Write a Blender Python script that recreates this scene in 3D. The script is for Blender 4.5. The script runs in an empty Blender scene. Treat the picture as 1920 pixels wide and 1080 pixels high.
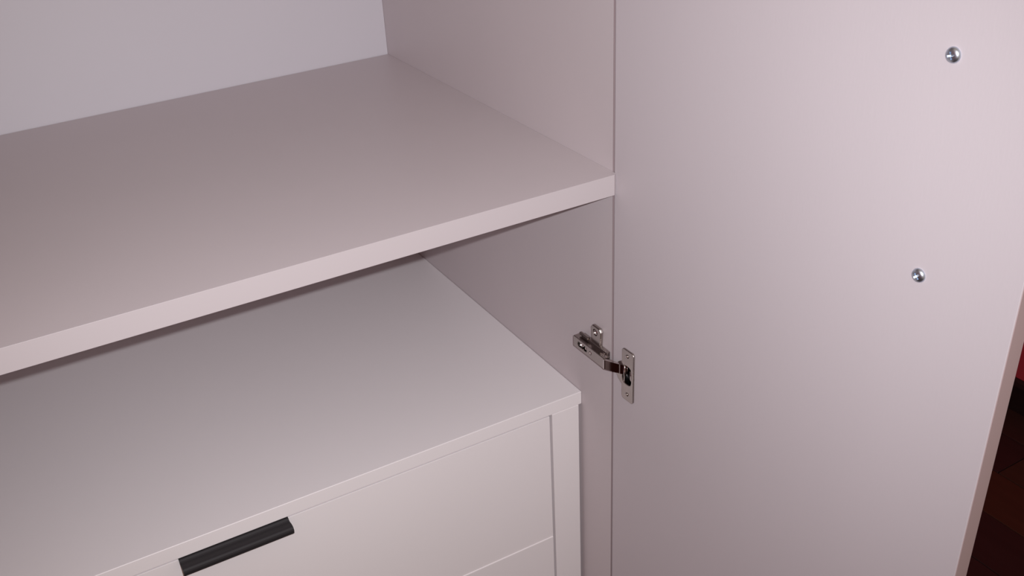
import bpy, bmesh, math, random
from mathutils import Vector, Matrix
random.seed(4)
C = bpy.context.scene.collection
sc = bpy.context.scene

# ------------------------------------------------------------------ camera
CAM = Vector((-0.57543, -0.79673, 0.40435))
RIGHT = Vector((0.86009004, -0.50824548, -0.04395055))
DOWN = Vector((-0.27932202, -0.39708894, -0.87424229))
FWD = Vector((0.42687742, 0.76420345, -0.4834964))
cd = bpy.data.cameras.new('camera'); cam = bpy.data.objects.new('camera', cd); C.objects.link(cam)
m = Matrix((( RIGHT.x, -DOWN.x, -FWD.x, CAM.x), (RIGHT.y, -DOWN.y, -FWD.y, CAM.y), (RIGHT.z, -DOWN.z, -FWD.z, CAM.z), (0, 0, 0, 1)))
cam.matrix_world = m
cd.sensor_width = 36.0; cd.lens = 1850.57 / 1920 * 36.0; cd.clip_start = 0.01
sc.camera = cam

# ------------------------------------------------------------------ light
sc.cycles.max_bounces = 16; sc.cycles.diffuse_bounces = 10; sc.cycles.glossy_bounces = 6
w = bpy.data.worlds.new('room_ambience'); sc.world = w; w.use_nodes = True
bg = w.node_tree.nodes['Background']
bg.inputs['Color'].default_value = (1.0, 0.75, 0.57, 1); bg.inputs['Strength'].default_value = 0.345
fl = bpy.data.lights.new('camera_flash', 'SPOT'); fl.shadow_soft_size = 0.005
fl.spot_size = math.radians(96); fl.spot_blend = 1.0
fl.energy = 42.0; fl.color = (0.96, 0.965, 1.0)
flo = bpy.data.objects.new('camera_flash', fl); C.objects.link(flo)
flo.matrix_world = Matrix.Translation(RIGHT * 0.045 - DOWN * 0.033) @ m @ Matrix.Rotation(math.radians(4), 4, 'Y') @ Matrix.Rotation(math.radians(-2), 4, 'X')
sc.view_settings.view_transform = 'Standard'; sc.view_settings.look = 'None'
sc.view_settings.gamma = 1; sc.view_settings.use_curve_mapping = False
sc.view_settings.exposure = 0.0

# ------------------------------------------------------------------ materials
def mat(name, col, rough=0.5, metal=0.0, bump=0.0, bscale=300.0, var=0.0, vscale=6.0, spec=0.5, stretch=(1, 1, 1), coat=0.0):
    M = bpy.data.materials.new(name); M.use_nodes = True
    nt = M.node_tree; b = nt.nodes['Principled BSDF']
    b.inputs['Base Color'].default_value = (*col, 1); b.inputs['Roughness'].default_value = rough
    b.inputs['Metallic'].default_value = metal; b.inputs['Specular IOR Level'].default_value = spec
    b.inputs['Coat Weight'].default_value = coat
    tc = nt.nodes.new('ShaderNodeTexCoord'); mp = nt.nodes.new('ShaderNodeMapping')
    mp.inputs['Scale'].default_value = stretch
    nt.links.new(tc.outputs['Object'], mp.inputs['Vector'])
    if var > 0:
        n = nt.nodes.new('ShaderNodeTexNoise'); n.inputs['Scale'].default_value = vscale; n.inputs['Detail'].default_value = 5
        mx = nt.nodes.new('ShaderNodeMix'); mx.data_type = 'RGBA'
        mx.inputs[6].default_value = (*[c * (1 - var) for c in col], 1)
        mx.inputs[7].default_value = (*[min(1, c * (1 + var)) for c in col], 1)
        nt.links.new(mp.outputs['Vector'], n.inputs['Vector']); nt.links.new(n.outputs['Fac'], mx.inputs[0])
        nt.links.new(mx.outputs[2], b.inputs['Base Color'])
    if bump > 0:
        n2 = nt.nodes.new('ShaderNodeTexNoise'); n2.inputs['Scale'].default_value = bscale; n2.inputs['Detail'].default_value = 3
        bp = nt.nodes.new('ShaderNodeBump'); bp.inputs['Strength'].default_value = bump; bp.inputs['Distance'].default_value = 0.0005
        nt.links.new(mp.outputs['Vector'], n2.inputs['Vector']); nt.links.new(n2.outputs['Fac'], bp.inputs['Height'])
        nt.links.new(bp.outputs['Normal'], b.inputs['Normal'])
    return M
M_MEL = mat('white_melamine', (0.57, 0.505, 0.52), 0.42, bump=0.12, bscale=500, var=0.02, vscale=9, stretch=(1, 1, 0.25))
M_DOOR = mat('white_melamine_door', (0.54, 0.484, 0.508), 0.62, bump=0.12, bscale=500, var=0.02, vscale=9, stretch=(1, 1, 0.25), spec=0.35)
M_FSHADE = mat('carcass_edge_gap_shade', (0.31, 0.24, 0.25), 0.6, var=0.05)  # dark tone paints the shade of the gap between panel and door
M_EDGE = mat('white_edge_banding', (0.50, 0.443, 0.455), 0.45, bump=0.05, var=0.01)
M_BACK = mat('white_back_board', (0.60, 0.57, 0.615), 0.5, bump=0.05, var=0.02)
M_LACQ = mat('white_lacquered_board', (0.785, 0.735, 0.745), 0.46, bump=0.05, bscale=200, var=0.015, vscale=5)
M_BLACK = mat('black_anodised_metal', (0.021, 0.018, 0.020), 0.65, bump=0.1, bscale=900, var=0.05, spec=0.3)
M_NICK = mat('nickel_plated_steel', (0.42, 0.375, 0.355), 0.20, 1.0, bump=0.05, bscale=1200, var=0.05, vscale=60)
M_CHRO = mat('polished_nickel', (0.62, 0.57, 0.56), 0.10, 1.0, var=0.03, vscale=80)
M_ZINC = mat('zinc_plated_screw', (0.60, 0.66, 0.74), 0.34, 1.0, var=0.06, vscale=200)
M_DARK = mat('dark_recess_metal', (0.05, 0.045, 0.045), 0.4, 1.0, var=0.05)
M_RED = mat('red_wall_paint', (0.58, 0.045, 0.07), 0.7, bump=0.2, bscale=120, var=0.06, vscale=3)
M_CEIL = mat('white_ceiling_paint', (0.75, 0.73, 0.72), 0.8, bump=0.1, var=0.02)
M_BASE = mat('dark_skirting_wood', (0.022, 0.011, 0.012), 0.4, bump=0.2, bscale=30, var=0.25, vscale=8, stretch=(8, 1, 8))
FLOORS = [mat('dark_floor_wood_%s' % n, c, 0.35, bump=0.2, bscale=60, var=0.3, vscale=7, stretch=(8, 1, 1))
          for n, c in (('brown', (0.045, 0.018, 0.016)), ('deep', (0.034, 0.014, 0.015)), ('russet', (0.062, 0.022, 0.014)), ('umber', (0.05, 0.022, 0.015)))]
M_GAP = mat('floor_underlay', (0.012, 0.007, 0.006), 0.8, var=0.1)

# ------------------------------------------------------------------ helpers
def link(name, bm, material, parent=None, loc=None, bevel=0.0, smooth=False, segs=2):
    bmesh.ops.recalc_face_normals(bm, faces=bm.faces[:])
    me = bpy.data.meshes.new(name); bm.to_mesh(me); bm.free()
    if smooth:
        for p in me.polygons: p.use_smooth = True
    me.materials.append(material)
    o = bpy.data.objects.new(name, me); C.objects.link(o)
    if parent: o.parent = parent
    if loc: o.location = loc
    if bevel > 0:
        b = o.modifiers.new('bevel', 'BEVEL'); b.width = bevel; b.segments = segs; b.limit_method = 'ANGLE'; b.angle_limit = math.radians(40)
        b.harden_normals = False
    return o
def box(bm, a, b):
    x0, x1 = sorted((a[0], b[0])); y0, y1 = sorted((a[1], b[1])); z0, z1 = sorted((a[2], b[2]))
    v = [bm.verts.new(p) for p in ((x0,y0,z0),(x1,y0,z0),(x1,y1,z0),(x0,y1,z0),(x0,y0,z1),(x1,y0,z1),(x1,y1,z1),(x0,y1,z1))]
    for f in ((0,3,2,1),(4,5,6,7),(0,1,5,4),(1,2,6,5),(2,3,7,6),(3,0,4,7)): bm.faces.new([v[i] for i in f])
    return bm
def bx(a, b): return box(bmesh.new(), a, b)
def prism(bm, pts, axis, a, b):
    # pts: polygon in the two other axes (cyclic order), extruded along axis 0/1/2 from a to b
    def P(u, v, t): return {0: (t, u, v), 1: (u, t, v), 2: (u, v, t)}[axis]
    A = [bm.verts.new(P(u, v, a)) for u, v in pts]; B = [bm.verts.new(P(u, v, b)) for u, v in pts]
    bm.faces.new(A); bm.faces.new(B[::-1]); n = len(pts)
    for i in range(n): bm.faces.new((A[i], B[i], B[(i+1) % n], A[(i+1) % n]))
    return bm
def ribbon(bm, path, th, z0, z1):
    # a strip of thickness th following a 2-D (x, y) path, standing from z0 to z1
    L, R_ = [], []
    for i, p in enumerate(path):
        a = Vector(path[max(0, i-1)]); b = Vector(path[min(len(path)-1, i+1)])
        d = (b - a).normalized(); n = Vector((-d.y, d.x)) * th / 2
        L.append(tuple(Vector(p) + n)); R_.append(tuple(Vector(p) - n))
    return prism(bm, L + R_[::-1], 2, z0, z1)
def smooth_path(pts, n=6):
    out = []
    P = [Vector(p) for p in pts]; P = [2*P[0]-P[1]] + P + [2*P[-1]-P[-2]]
    for i in range(1, len(P)-2):
        for k in range(n):
            t = k / n
            out.append(tuple(0.5*((2*P[i]) + (P[i+1]-P[i-1])*t + (2*P[i-1]-5*P[i]+4*P[i+1]-P[i+2])*t*t + (3*P[i]-P[i-1]-3*P[i+1]+P[i+2])*t**3)))
    out.append(tuple(P[-2])); return out
def empty(name, label, cat, loc=(0,0,0)):
    o = bpy.data.objects.new(name, None); C.objects.link(o); o.location = loc; o.empty_display_size = 0.1
    o['label'] = label; o['category'] = cat
    return o
def structure(o): o['kind'] = 'structure'; return o
def cut(o, cutters):
    # cut the holes for real, then drop the cutters
    cs = []
    for bm in cutters:
        bmesh.ops.recalc_face_normals(bm, faces=bm.faces[:])
        me = bpy.data.meshes.new('cutter'); bm.to_mesh(me); bm.free()
        c = bpy.data.objects.new('cutter', me); C.objects.link(c)
        c.parent = o.parent
        md = o.modifiers.new('cut', 'BOOLEAN'); md.object = c; md.operation = 'DIFFERENCE'; md.solver = 'EXACT'; cs.append(c)
    bpy.context.view_layer.update()
    dg = bpy.context.evaluated_depsgraph_get()
    me2 = bpy.data.meshes.new_from_object(o.evaluated_get(dg))
    o.modifiers.clear(); o.data = me2
    for c in cs: bpy.data.objects.remove(c)
def rod(bm, c, r, axis, a, b, n=24):
    return prism(bm, [(c[0] + r*math.cos(2*math.pi*k/n), c[1] + r*math.sin(2*math.pi*k/n)) for k in range(n)], axis, a, b)

# ------------------------------------------------------------------ room
FZ = -1.10; WX = 1.47; BY = 0.70; LX = -2.2; FY = -2.4
room_floor = structure(link('floor', bx((LX, FY, FZ-0.05), (WX, BY, FZ-0.012)), M_GAP))
xs = 1.085 - 0.135 * 24
i = 0
while xs < WX - 0.002:
    x1 = min(xs + 0.135, WX)
    x0 = max(xs, LX)
    y = FY - random.random() * 1.2
    if i == 24: y = FY - 0.5
    while y < BY:
        y1 = min(y + 1.25, BY); y0 = max(y, FY)
        if y1 - y0 > 0.02 and x1 - x0 > 0.01:
            k = 2 if i == 24 else (1 if i in (23, 22) else random.choice((0, 1, 3)))
            pl = link('plank', bx((x0+0.0008, y0+0.0008, FZ-0.012), (x1-0.0008, y1-0.0008, FZ)), FLOORS[k], room_floor, bevel=0.0012, segs=1)
        y += 1.25
    xs += 0.135; i += 1
structure(link('wall_right', bx((WX, FY, FZ), (WX+0.1, BY, 1.45)), M_RED))
structure(link('wall_back', bx((LX-0.1, BY, FZ), (WX+0.1, BY+0.1, 1.45)), M_RED))
structure(link('wall_left', bx((LX-0.1, FY, FZ), (LX, BY, 1.45)), M_RED))
prof = [(WX, FZ), (WX-0.016, FZ), (WX-0.016, FZ+0.068), (WX-0.012, FZ+0.078), (WX-0.004, FZ+0.082), (WX, FZ+0.082)]
structure(link('baseboard_right', prism(bmesh.new(), prof, 1, FY, BY-0.016), M_BASE))
structure(link('baseboard_back', bx((0.06, BY-0.016, FZ), (WX-0.016, BY, FZ+0.08)), M_BASE, bevel=0.003))

# ------------------------------------------------------------------ wardrobe (origin: front inner edge of the right side panel, at shelf top)
D, SB, T, SF = 0.58174, 0.04396, 0.02332, 0.0078
WZ0, WZ1, WXL = -1.03, 0.95, -0.906
ward = empty('wardrobe', 'tall white wardrobe with its right door swung open, holding the drawer chest', 'wardrobe', (0, 0, FZ))
OFF = -FZ
def wpart(name, bm, mt, parent=ward, **k):
    bmesh.ops.translate(bm, verts=bm.verts[:], vec=(0, 0, OFF if parent is ward else 0))
    return link(name, bm, mt, parent, **k)
yb = lambda x: D + SB * x
PD = 0.605
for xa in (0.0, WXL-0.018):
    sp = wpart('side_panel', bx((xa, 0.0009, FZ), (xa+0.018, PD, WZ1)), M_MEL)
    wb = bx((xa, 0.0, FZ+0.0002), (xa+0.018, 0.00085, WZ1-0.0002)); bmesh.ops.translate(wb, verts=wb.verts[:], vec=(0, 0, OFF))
    link('edge_band', wb, M_FSHADE, sp)  # front strip added to carry the painted gap shade beside the door
bm = bmesh.new()
prism(bm, [(WXL+0.0003, yb(WXL)), (-0.0003, yb(0)), (-0.0003, yb(0)+0.006), (WXL+0.0003, yb(WXL)+0.006)], 2, WZ0+0.001, WZ1-0.019)
wpart('back_panel', bm, M_BACK)
wpart('top_panel', bx((WXL+0.0003, 0, WZ1-0.018), (-0.0003, PD, WZ1)), M_MEL)
wpart('bottom_panel', bx((WXL+0.0003, 0, WZ0-0.018), (-0.0003, PD, WZ0)), M_MEL)
wpart('plinth', bx((WXL+0.0003, 0.03, FZ+0.0002), (-0.0003, 0.048, WZ0-0.0185)), M_MEL)
# shelf: board with a banded front edge
bm = bmesh.new()
e = 0.0003
prism(bm, [(WXL+e, yb(WXL)-0.001), (WXL+e, -SF+0.001), (-0.004, -SF+0.001), (-e, -SF+0.003), (-e, yb(0)-0.001)], 2, -T, 0)
shelf = wpart('shelf', bm, M_MEL)
bm = bmesh.new()
prism(bm, [(WXL+e, -SF), (-0.004, -SF), (-e-0.0002, -SF+0.0025), (-e-0.0002, -SF+0.003), (-0.0042, -SF+0.0009), (WXL+e, -SF+0.0009)], 2, OFF-T-0.0001, OFF+0.0001)
link('edge_band', bm, M_EDGE, shelf, bevel=0.0004)

# door: frame of its own, x' = along the door away from the hinges, y' = into the outside face
TH = 0.034469; W, DT, LE = 0.45733, 0.018, 0.00226
DD = Vector((math.sin(TH), -math.cos(TH), 0)); NN = Vector((math.cos(TH), math.sin(TH), 0))
def door_frame(bm):
    for v in bm.verts:
        a, n, z = v.co
        v.co = DD * a + NN * n + Vector((0, 0, z + OFF))
    return bm
CZ, CA = -0.2435, 0.0262           # hinge cup centre
bm = bmesh.new()
a0 = 0.0022
z0, z1 = WZ0 + 0.002, WZ1 - 0.002
A = [bm.verts.new(p) for p in ((a0, 0, z0), (W+LE*z0, 0, z0), (W+LE*z0, DT, z0), (a0, DT, z0))]
B = [bm.verts.new(p) for p in ((a0, 0, z1), (W+LE*z1, 0, z1), (W+LE*z1, DT, z1), (a0, DT, z1))]
bm.faces.new(A[::-1]); bm.faces.new(B)
for k in range(4): bm.faces.new((A[k], A[(k+1) % 4], B[(k+1) % 4], B[k]))
door = link('door', door_frame(bm), M_DOOR, ward, bevel=0.0005)
cut(door, [door_frame(rod(bmesh.new(), (CA, CZ), 0.0158, 1, -0.01, 0.0118, 48))])
# the banding strip on the free edge of the door
bm = bmesh.new()
A = [bm.verts.new(p) for p in ((W+LE*z0-0.0002, 0.0008, z0+0.001), (W+LE*z0+0.0005, 0.0008, z0+0.001), (W+LE*z0+0.0005, DT-0.0008, z0+0.001), (W+LE*z0-0.0002, DT-0.0008, z0+0.001))]
B = [bm.verts.new(p) for p in ((W+LE*z1-0.0002, 0.0008, z1-0.001), (W+LE*z1+0.0005, 0.0008, z1-0.001), (W+LE*z1+0.0005, DT-0.0008, z1-0.001), (W+LE*z1-0.0002, DT-0.0008, z1-0.001))]
bm.faces.new(A[::-1]); bm.faces.new(B)
for k in range(4): bm.faces.new((A[k], A[(k+1) % 4], B[(k+1) % 4], B[k]))
M_DEDGE = mat('door_edge_banding', (0.45, 0.34, 0.34), 0.5, bump=0.05, var=0.02)
link('edge_band', door_frame(bm), M_DEDGE, door)

def screw_mesh(r, h, rec, n=32, cross=True):
    # domed head standing on +z, flat at z=0, with a cross recess
    bm = bmesh.new(); rings = []
    prof = [(1.0, 0), (1.0, 0.12), (0.965, 0.30), (0.88, 0.55), (0.74, 0.76), (0.52, 0.91), (0.28, 0.98)]
    for fr, fh in prof:
        rings.append([bm.verts.new((r*fr*math.cos(2*math.pi*k/n), r*fr*math.sin(2*math.pi*k/n), h*fh)) for k in range(n)])
    for a, b in zip(rings, rings[1:]):
        for k in range(n): bm.faces.new((a[k], a[(k+1) % n], b[(k+1) % n], b[k]))
    top = bm.verts.new((0, 0, h))
    for k in range(n): bm.faces.new((rings[-1][k], rings[-1][(k+1) % n], top))
    bm.faces.new(rings[0][::-1])
    return bm
def cross_cut(r, h, wd, ln, rot=0.3):
    bm = bmesh.new()
    q = [(-wd, -ln), (wd, -ln), (wd, -wd), (ln, -wd), (ln, wd), (wd, wd), (wd, ln), (-wd, ln), (-wd, wd), (-ln, wd), (-ln, -wd), (-wd, -wd)]
    c, s = math.cos(rot), math.sin(rot)
    q = [(x*c - y*s, x*s + y*c) for x, y in q]
    return prism(bm, q, 2, h*0.35, h*2)
def make_screw(r, h, rot=0.3, ln=0.5, wd=0.11):
    o = link('screw', screw_mesh(r, h, 0), M_ZINC, None, smooth=True)
    cut(o, [cross_cut(r, h, r*wd, r*ln, rot)])
    me = o.data; me.materials.clear(); me.materials.append(M_ZINC); bpy.data.objects.remove(o)
    # edges of the recess stay crisp
    me.set_sharp_from_angle(angle=math.radians(35))
    return me
def put(me, name, mt, parent, origin, normal, up=Vector((0, 0, 1))):
    o = bpy.data.objects.new(name, me); C.objects.link(o); o.parent = parent
    n = Vector(normal).normalized(); x = up.cross(n)
    if x.length < 1e-4: x = Vector((1, 0, 0)).cross(n)
    x.normalize(); y = n.cross(x)
    o.matrix_local = Matrix((( x.x, y.x, n.x, origin[0]), (x.y, y.y, n.y, origin[1]), (x.z, y.z, n.z, origin[2]), (0, 0, 0, 1)))
    return o
def DP(a, n, z): return DD * a + NN * n + Vector((0, 0, z + OFF))
s1 = put(make_screw(0.0058, 0.0032, 0.35), 'screw', M_ZINC, door, DP(0.3743, 0.0, 0.2055), -NN)
s2 = put(make_screw(0.0058, 0.0032, 0.75), 'screw', M_ZINC, door, DP(0.3774, 0.0, 0.0369), -NN)

# ------------------------------------------------------------------ hinge: plate on the panel, arm, link, cup set into the door
hinge = bpy.data.objects.new('hinge', None); C.objects.link(hinge); hinge.parent = ward
hinge.empty_display_size = 0.03; hinge.location = (0, 0, OFF)
# mounting plate: base rail + one upright wing
bm = bmesh.new()
box(bm, (-0.0058, 0.003, -0.2500), (-0.0002, 0.056, -0.2285))
link('mounting_plate', bm, M_NICK, hinge, bevel=0.0010)
bm = bmesh.new()
prism(bm, [(0.0185, -0.2300), (0.0172, -0.2090), (0.0200, -0.2050), (0.0345, -0.2050), (0.0375, -0.2090), (0.0360, -0.2300)], 0, -0.0048, -0.0002)
wing = link('plate_wing', bm, M_NICK, hinge, bevel=0.0012)
cut(wing, [rod(bmesh.new(), (0.0280, -0.2130), 0.0046, 0, -0.01, -0.0030, 24)])
sm = make_screw(0.0044, 0.0026, 0.5, 0.6, 0.13)
put(sm, 'wing_screw', M_ZINC, hinge, Vector((-0.0029, 0.0280, -0.2130)), Vector((-1, 0, 0)))
sm.materials.clear(); sm.materials.append(M_CHRO)
# the arm: a folded steel channel
AX = -0.0125; AZ0, AZ1 = -0.2462, -0.2318; AY0, AY1 = -0.001, 0.0635
bm = bmesh.new()
t_ = 0.0014
prism(bm, [(AX, AZ1), (AX, AZ0), (-0.0035, AZ0), (-0.0035, AZ0+t_), (AX+t_, AZ0+t_), (AX+t_, AZ1-t_), (-0.0035, AZ1-t_), (-0.0035, AZ1)], 1, AY0, AY1)
arm = link('hinge_arm', bm, M_NICK, hinge, bevel=0.0007)
zc = (AZ0 + AZ1) / 2
cut(arm, [prism(bmesh.new(), [(0.0350, zc-0.0030), (0.0350, zc+0.0026), (0.0375, zc+0.0034), (0.0530, zc+0.0034), (0.0545, zc+0.0015), (0.0545, zc-0.0015), (0.0530, zc-0.0034), (0.0375, zc-0.0034)], 0, -0.02, AX+0.003),
          rod(bmesh.new(), (0.0272, zc), 0.0026, 0, -0.02, AX+0.003, 20)])
link('inner_channel', bx((AX+0.0042, 0.003, AZ0+0.0018), (-0.0060, 0.0600, AZ1-0.0018)), M_DARK, hinge, bevel=0.0004)
put(sm, 'adjustment_screw', M_CHRO, hinge, Vector((AX+0.0035, 0.0490, zc)), Vector((-1, 0, 0)))
sm2 = make_screw(0.0024, 0.0014, 0.2, 0.6, 0.13); sm2.materials.clear(); sm2.materials.append(M_CHRO)
put(sm2, 'adjustment_screw', M_CHRO, hinge, Vector((AX+0.0010, 0.0272, zc)), Vector((-1, 0, 0)))
put(sm2, 'adjustment_screw', M_CHRO, hinge, Vector((AX+0.0022, 0.0388, zc)), Vector((-1, 0, 0)))
put(sm2, 'rivet', M_CHRO, hinge, Vector((-0.0060, 0.0085, -0.2330)), Vector((-1, 0, 0.4)))
# rear catch on the arm, seen as a lip above the rail
link('rear_catch', bx((-0.0075, 0.040, -0.2300), (-0.0036, 0.0585, -0.2262)), M_NICK, hinge, bevel=0.0012)
# link between arm and cup
def dl(a, n): v = DD * a + NN * n; return (v.x, v.y)
path = smooth_path([(AX+0.0058, 0.0045), (AX+0.0018, 0.0006), (AX+0.0009, -0.0010), (AX+0.0017, -0.0028), (-0.0072, -0.0100), (-0.0028, -0.0178), (-0.0014, -0.0205), dl(0.0240, 0.0014), dl(0.0250, 0.0070)])
LZ0, LZ1 = zc-0.0064, zc+0.0062
link('hinge_link', ribbon(bmesh.new(), path, 0.0032, LZ0, LZ1), M_CHRO, hinge, bevel=0.0014, segs=4)
bm = bmesh.new()
path2 = smooth_path([(-0.006, 0.006), (-0.0056, -0.004), (-0.003, -0.012), dl(0.0185, -0.0030), dl(0.0225, 0.002)])
link('inner_link', ribbon(bm, path2, 0.0018, LZ0+0.001, LZ1-0.001), M_CHRO, hinge, bevel=0.0006)
link('pivot_pin', rod(bmesh.new(), (AX+0.0048, 0.0015), 0.0017, 2, AZ0+0.0002, AZ1+0.0006), M_CHRO, hinge, smooth=False, bevel=0.0004)
# cup flange: rounded plate with a disc bulging to the hinge side; outer and inner outline sampled by angle
def hf(bm):
    for v in bm.verts:
        a, n, z = v.co
        v.co = DD * a + NN * n + Vector((0, 0, z))
    return bm
FA0, FA1, FH = 0.0212, 0.0425, 0.0348
def inside(a, z):
    r = 0.0035
    da = max(FA0 + r - a, a - (FA1 - r), 0); dz = max(abs(z) - (FH - r), 0)
    if da*da + dz*dz <= r*r and FA0 <= a <= FA1 and abs(z) <= FH: return True
    return (a - CA)**2 + z*z <= 0.0165**2
HC = 0.0300
def ray_out(c0, ang, fn):
    lo, hi = 0.0, 0.06
    # march outward to the outermost point inside
    best = 0; k = 0.0
    while k < 0.06:
        if fn(c0 + k*math.cos(ang), k*math.sin(ang)): best = k
        k += 0.0003
    return best
N = 120
outer, inner = [], []
for k in range(N):
    an = 2*math.pi*k/N
    ro = ray_out(HC, an, inside)
    hole = lambda a, z: ((a - HC) / 0.0082)**4 + (z / 0.0126)**4 <= 1
    ri = ray_out(HC, an, hole)
    outer.append((HC + ro*math.cos(an), CZ + ro*math.sin(an))); inner.append((HC + ri*math.cos(an), CZ + ri*math.sin(an)))
bm = bmesh.new()
FT = 0.0024
L = {}
for nm, pts, n_ in (('of', outer, -FT), ('ob', outer, -0.0001), ('if', inner, -FT+0.0004), ('ib', inner, -0.0001)):
    L[nm] = [bm.verts.new((a, n_, z)) for a, z in pts]
for k in range(N):
    j = (k+1) % N
    bm.faces.new((L['of'][k], L['of'][j], L['if'][j], L['if'][k])); bm.faces.new((L['ob'][k], L['ib'][k], L['ib'][j], L['ob'][j]))
    bm.faces.new((L['of'][k], L['ob'][k], L['ob'][j], L['of'][j])); bm.faces.new((L['if'][k], L['if'][j], L['ib'][j], L['ib'][k]))
link('cup_flange', hf(bm), M_NICK, hinge, bevel=0.0006)
# cup bowl
bm = bmesh.new(); rings = []
for rr, n_ in ((0.0152, -0.0001), (0.0152, 0.008), (0.0140, 0.0104), (0.0, 0.0106)):
    if rr: rings.append([bm.verts.new((CA + rr*math.cos(2*math.pi*k/40), n_, CZ + rr*math.sin(2*math.pi*k/40))) for k in range(40)])
    else: tip = bm.verts.new((CA, n_, CZ))
for p_, q_ in zip(rings, rings[1:]):
    for k in range(40): bm.faces.new((p_[k], p_[(k+1) % 40], q_[(k+1) % 40], q_[k]))
for k in range(40): bm.faces.new((rings[-1][k], rings[-1][(k+1) % 40], tip))
link('hinge_cup', hf(bm), M_DARK, hinge, smooth=True)
link('cup_pin', hf(rod(bmesh.new(), (0.0245, -0.0004), 0.0015, 2, CZ-0.0115, CZ+0.0115, 16)), M_CHRO, hinge, smooth=True)
link('cup_spring', hf(rod(bmesh.new(), (0.0335, 0.0035), 0.0030, 2, CZ-0.0120, CZ+0.0050, 20)), M_CHRO, hinge, smooth=True)
for dz in (0.0264, -0.0262):
    put(sm2, 'flange_screw', M_CHRO, hinge, DD*0.0310 - NN*FT + Vector((0, 0, CZ+dz)), -NN)

# ------------------------------------------------------------------ chest of drawers
H, DY, DTK, SD = 0.32142, 0.065385, 0.018707, -0.0131608
chest = empty('chest_of_drawers', 'low white chest of drawers with slim black handles, standing inside the wardrobe under the shelf', 'chest of drawers', (-0.455, 0.30, WZ0))
CO = Vector((0.455, -0.30, -WZ0))
def cpart(name, bm, mt, parent=chest, **k):
    for v in bm.verts:
        v.co.y += SD * v.co.x + DY
        if parent is chest or True: v.co += CO
    return link(name, bm, mt, parent, **k)
CX0, CX1 = -0.9050, -0.0004      # left and right ends of the top
DEP = 0.4560
yl = lambda x: yb(x) - 0.0006 - SD * x - DY
cpart('top_panel', prism(bmesh.new(), [(CX0, 0), (CX1, 0), (CX1, yl(CX1)), (CX0, yl(CX0))], 2, -H-DTK, -H), M_LACQ, bevel=0.0008, segs=3)
PX, PR = 0.04479, 0.00478
zb = WZ0 + 0.0005; zt = -H-DTK
for s in (0, 1):
    xa, xb = (-PX, -PR) if s == 0 else (CX0+PR-0.00098, CX0+PX-0.00098)
    cpart('front_post', bx((xa, 0.0, zb), (xb, 0.022, zt)), M_LACQ, bevel=0.0006)
    xc, xd = (-PR-0.018, -PR-0.0003) if s == 0 else (CX0+PR, CX0+PR+0.018)
    cpart('side_panel', bx((xc, 0.0222, zb), (xd, DEP-0.01, zt)), M_LACQ)
cpart('back_panel', bx((CX0+PR+0.0182, DEP-0.018, zb), (-PR-0.0182, DEP-0.012, zt)), M_LACQ)
cpart('bottom_rail', bx((CX0+PX-0.0005, 0.001, zb), (-PX-0.0003, 0.019, WZ0+0.060)), M_LACQ, bevel=0.0006)
DXR, DXL = -0.0486, -0.8565
HX0, HX1 = -0.5131, -0.3918
dz0 = zt - 0.0016
ZD = -0.54088
tops = [dz0, ZD, ZD - 0.200]
bots = [ZD - 0.0012, ZD - 0.2012, WZ0 + 0.0625]
for k in range(3):
    bm = bmesh.new()
    yf = 0.0002 if k == 0 else -0.0009 if k == 1 else 0.0002
    za, zbb = tops[k], bots[k] + 0.0012
    box(bm, (DXL, yf, zbb), (DXR, 0.018, za))
    dr = cpart('drawer', bm, M_LACQ, bevel=0.0003 if k == 0 else 0.0010)
    bm = bmesh.new()
    for a, b in (((DXL+0.02, 0.0182, zbb+0.02), (DXL+0.034, DEP-0.03, za-0.03)), ((DXR-0.034, 0.0182, zbb+0.02), (DXR-0.02, DEP-0.03, za-0.03)),
                 ((DXL+0.0342, DEP-0.044, zbb+0.02), (DXR-0.0342, DEP-0.03, za-0.03)), ((DXL+0.0342, 0.0182, zbb+0.02), (DXR-0.0342, DEP-0.0442, zbb+0.028))):
        box(bm, a, b)
    cpart('drawer_box', bm, M_LACQ, dr)
    # edge pull: hooks over the top of the drawer front, reaches out, dips and ends in a rounded lip
    top = za + 0.0007
    outer_p = [(0.012, top), (-0.0008, top), (-0.0016, top-0.0004), (-0.0030, top-0.0016), (-0.0046, top-0.0022), (-0.0064, top-0.0020), (-0.0100, top-0.0010), (-0.0140, top-0.0005), (-0.0168, top-0.0010), (-0.0185, top-0.0026), (-0.0190, top-0.0046), (-0.0172, top-0.0100),
               (-0.0160, top-0.0100), (-0.0177, top-0.0050), (-0.0172, top-0.0040), (-0.0158, top-0.0026), (-0.0130, top-0.0022), (-0.0096, top-0.0026), (-0.0050, top-0.0038), (yf-0.0002, top-0.0030), (yf-0.0002, top-0.0006), (0.012, top-0.0006)]
    cpart('handle', prism(bmesh.new(), outer_p, 0, HX0, HX1), M_BLACK, dr)
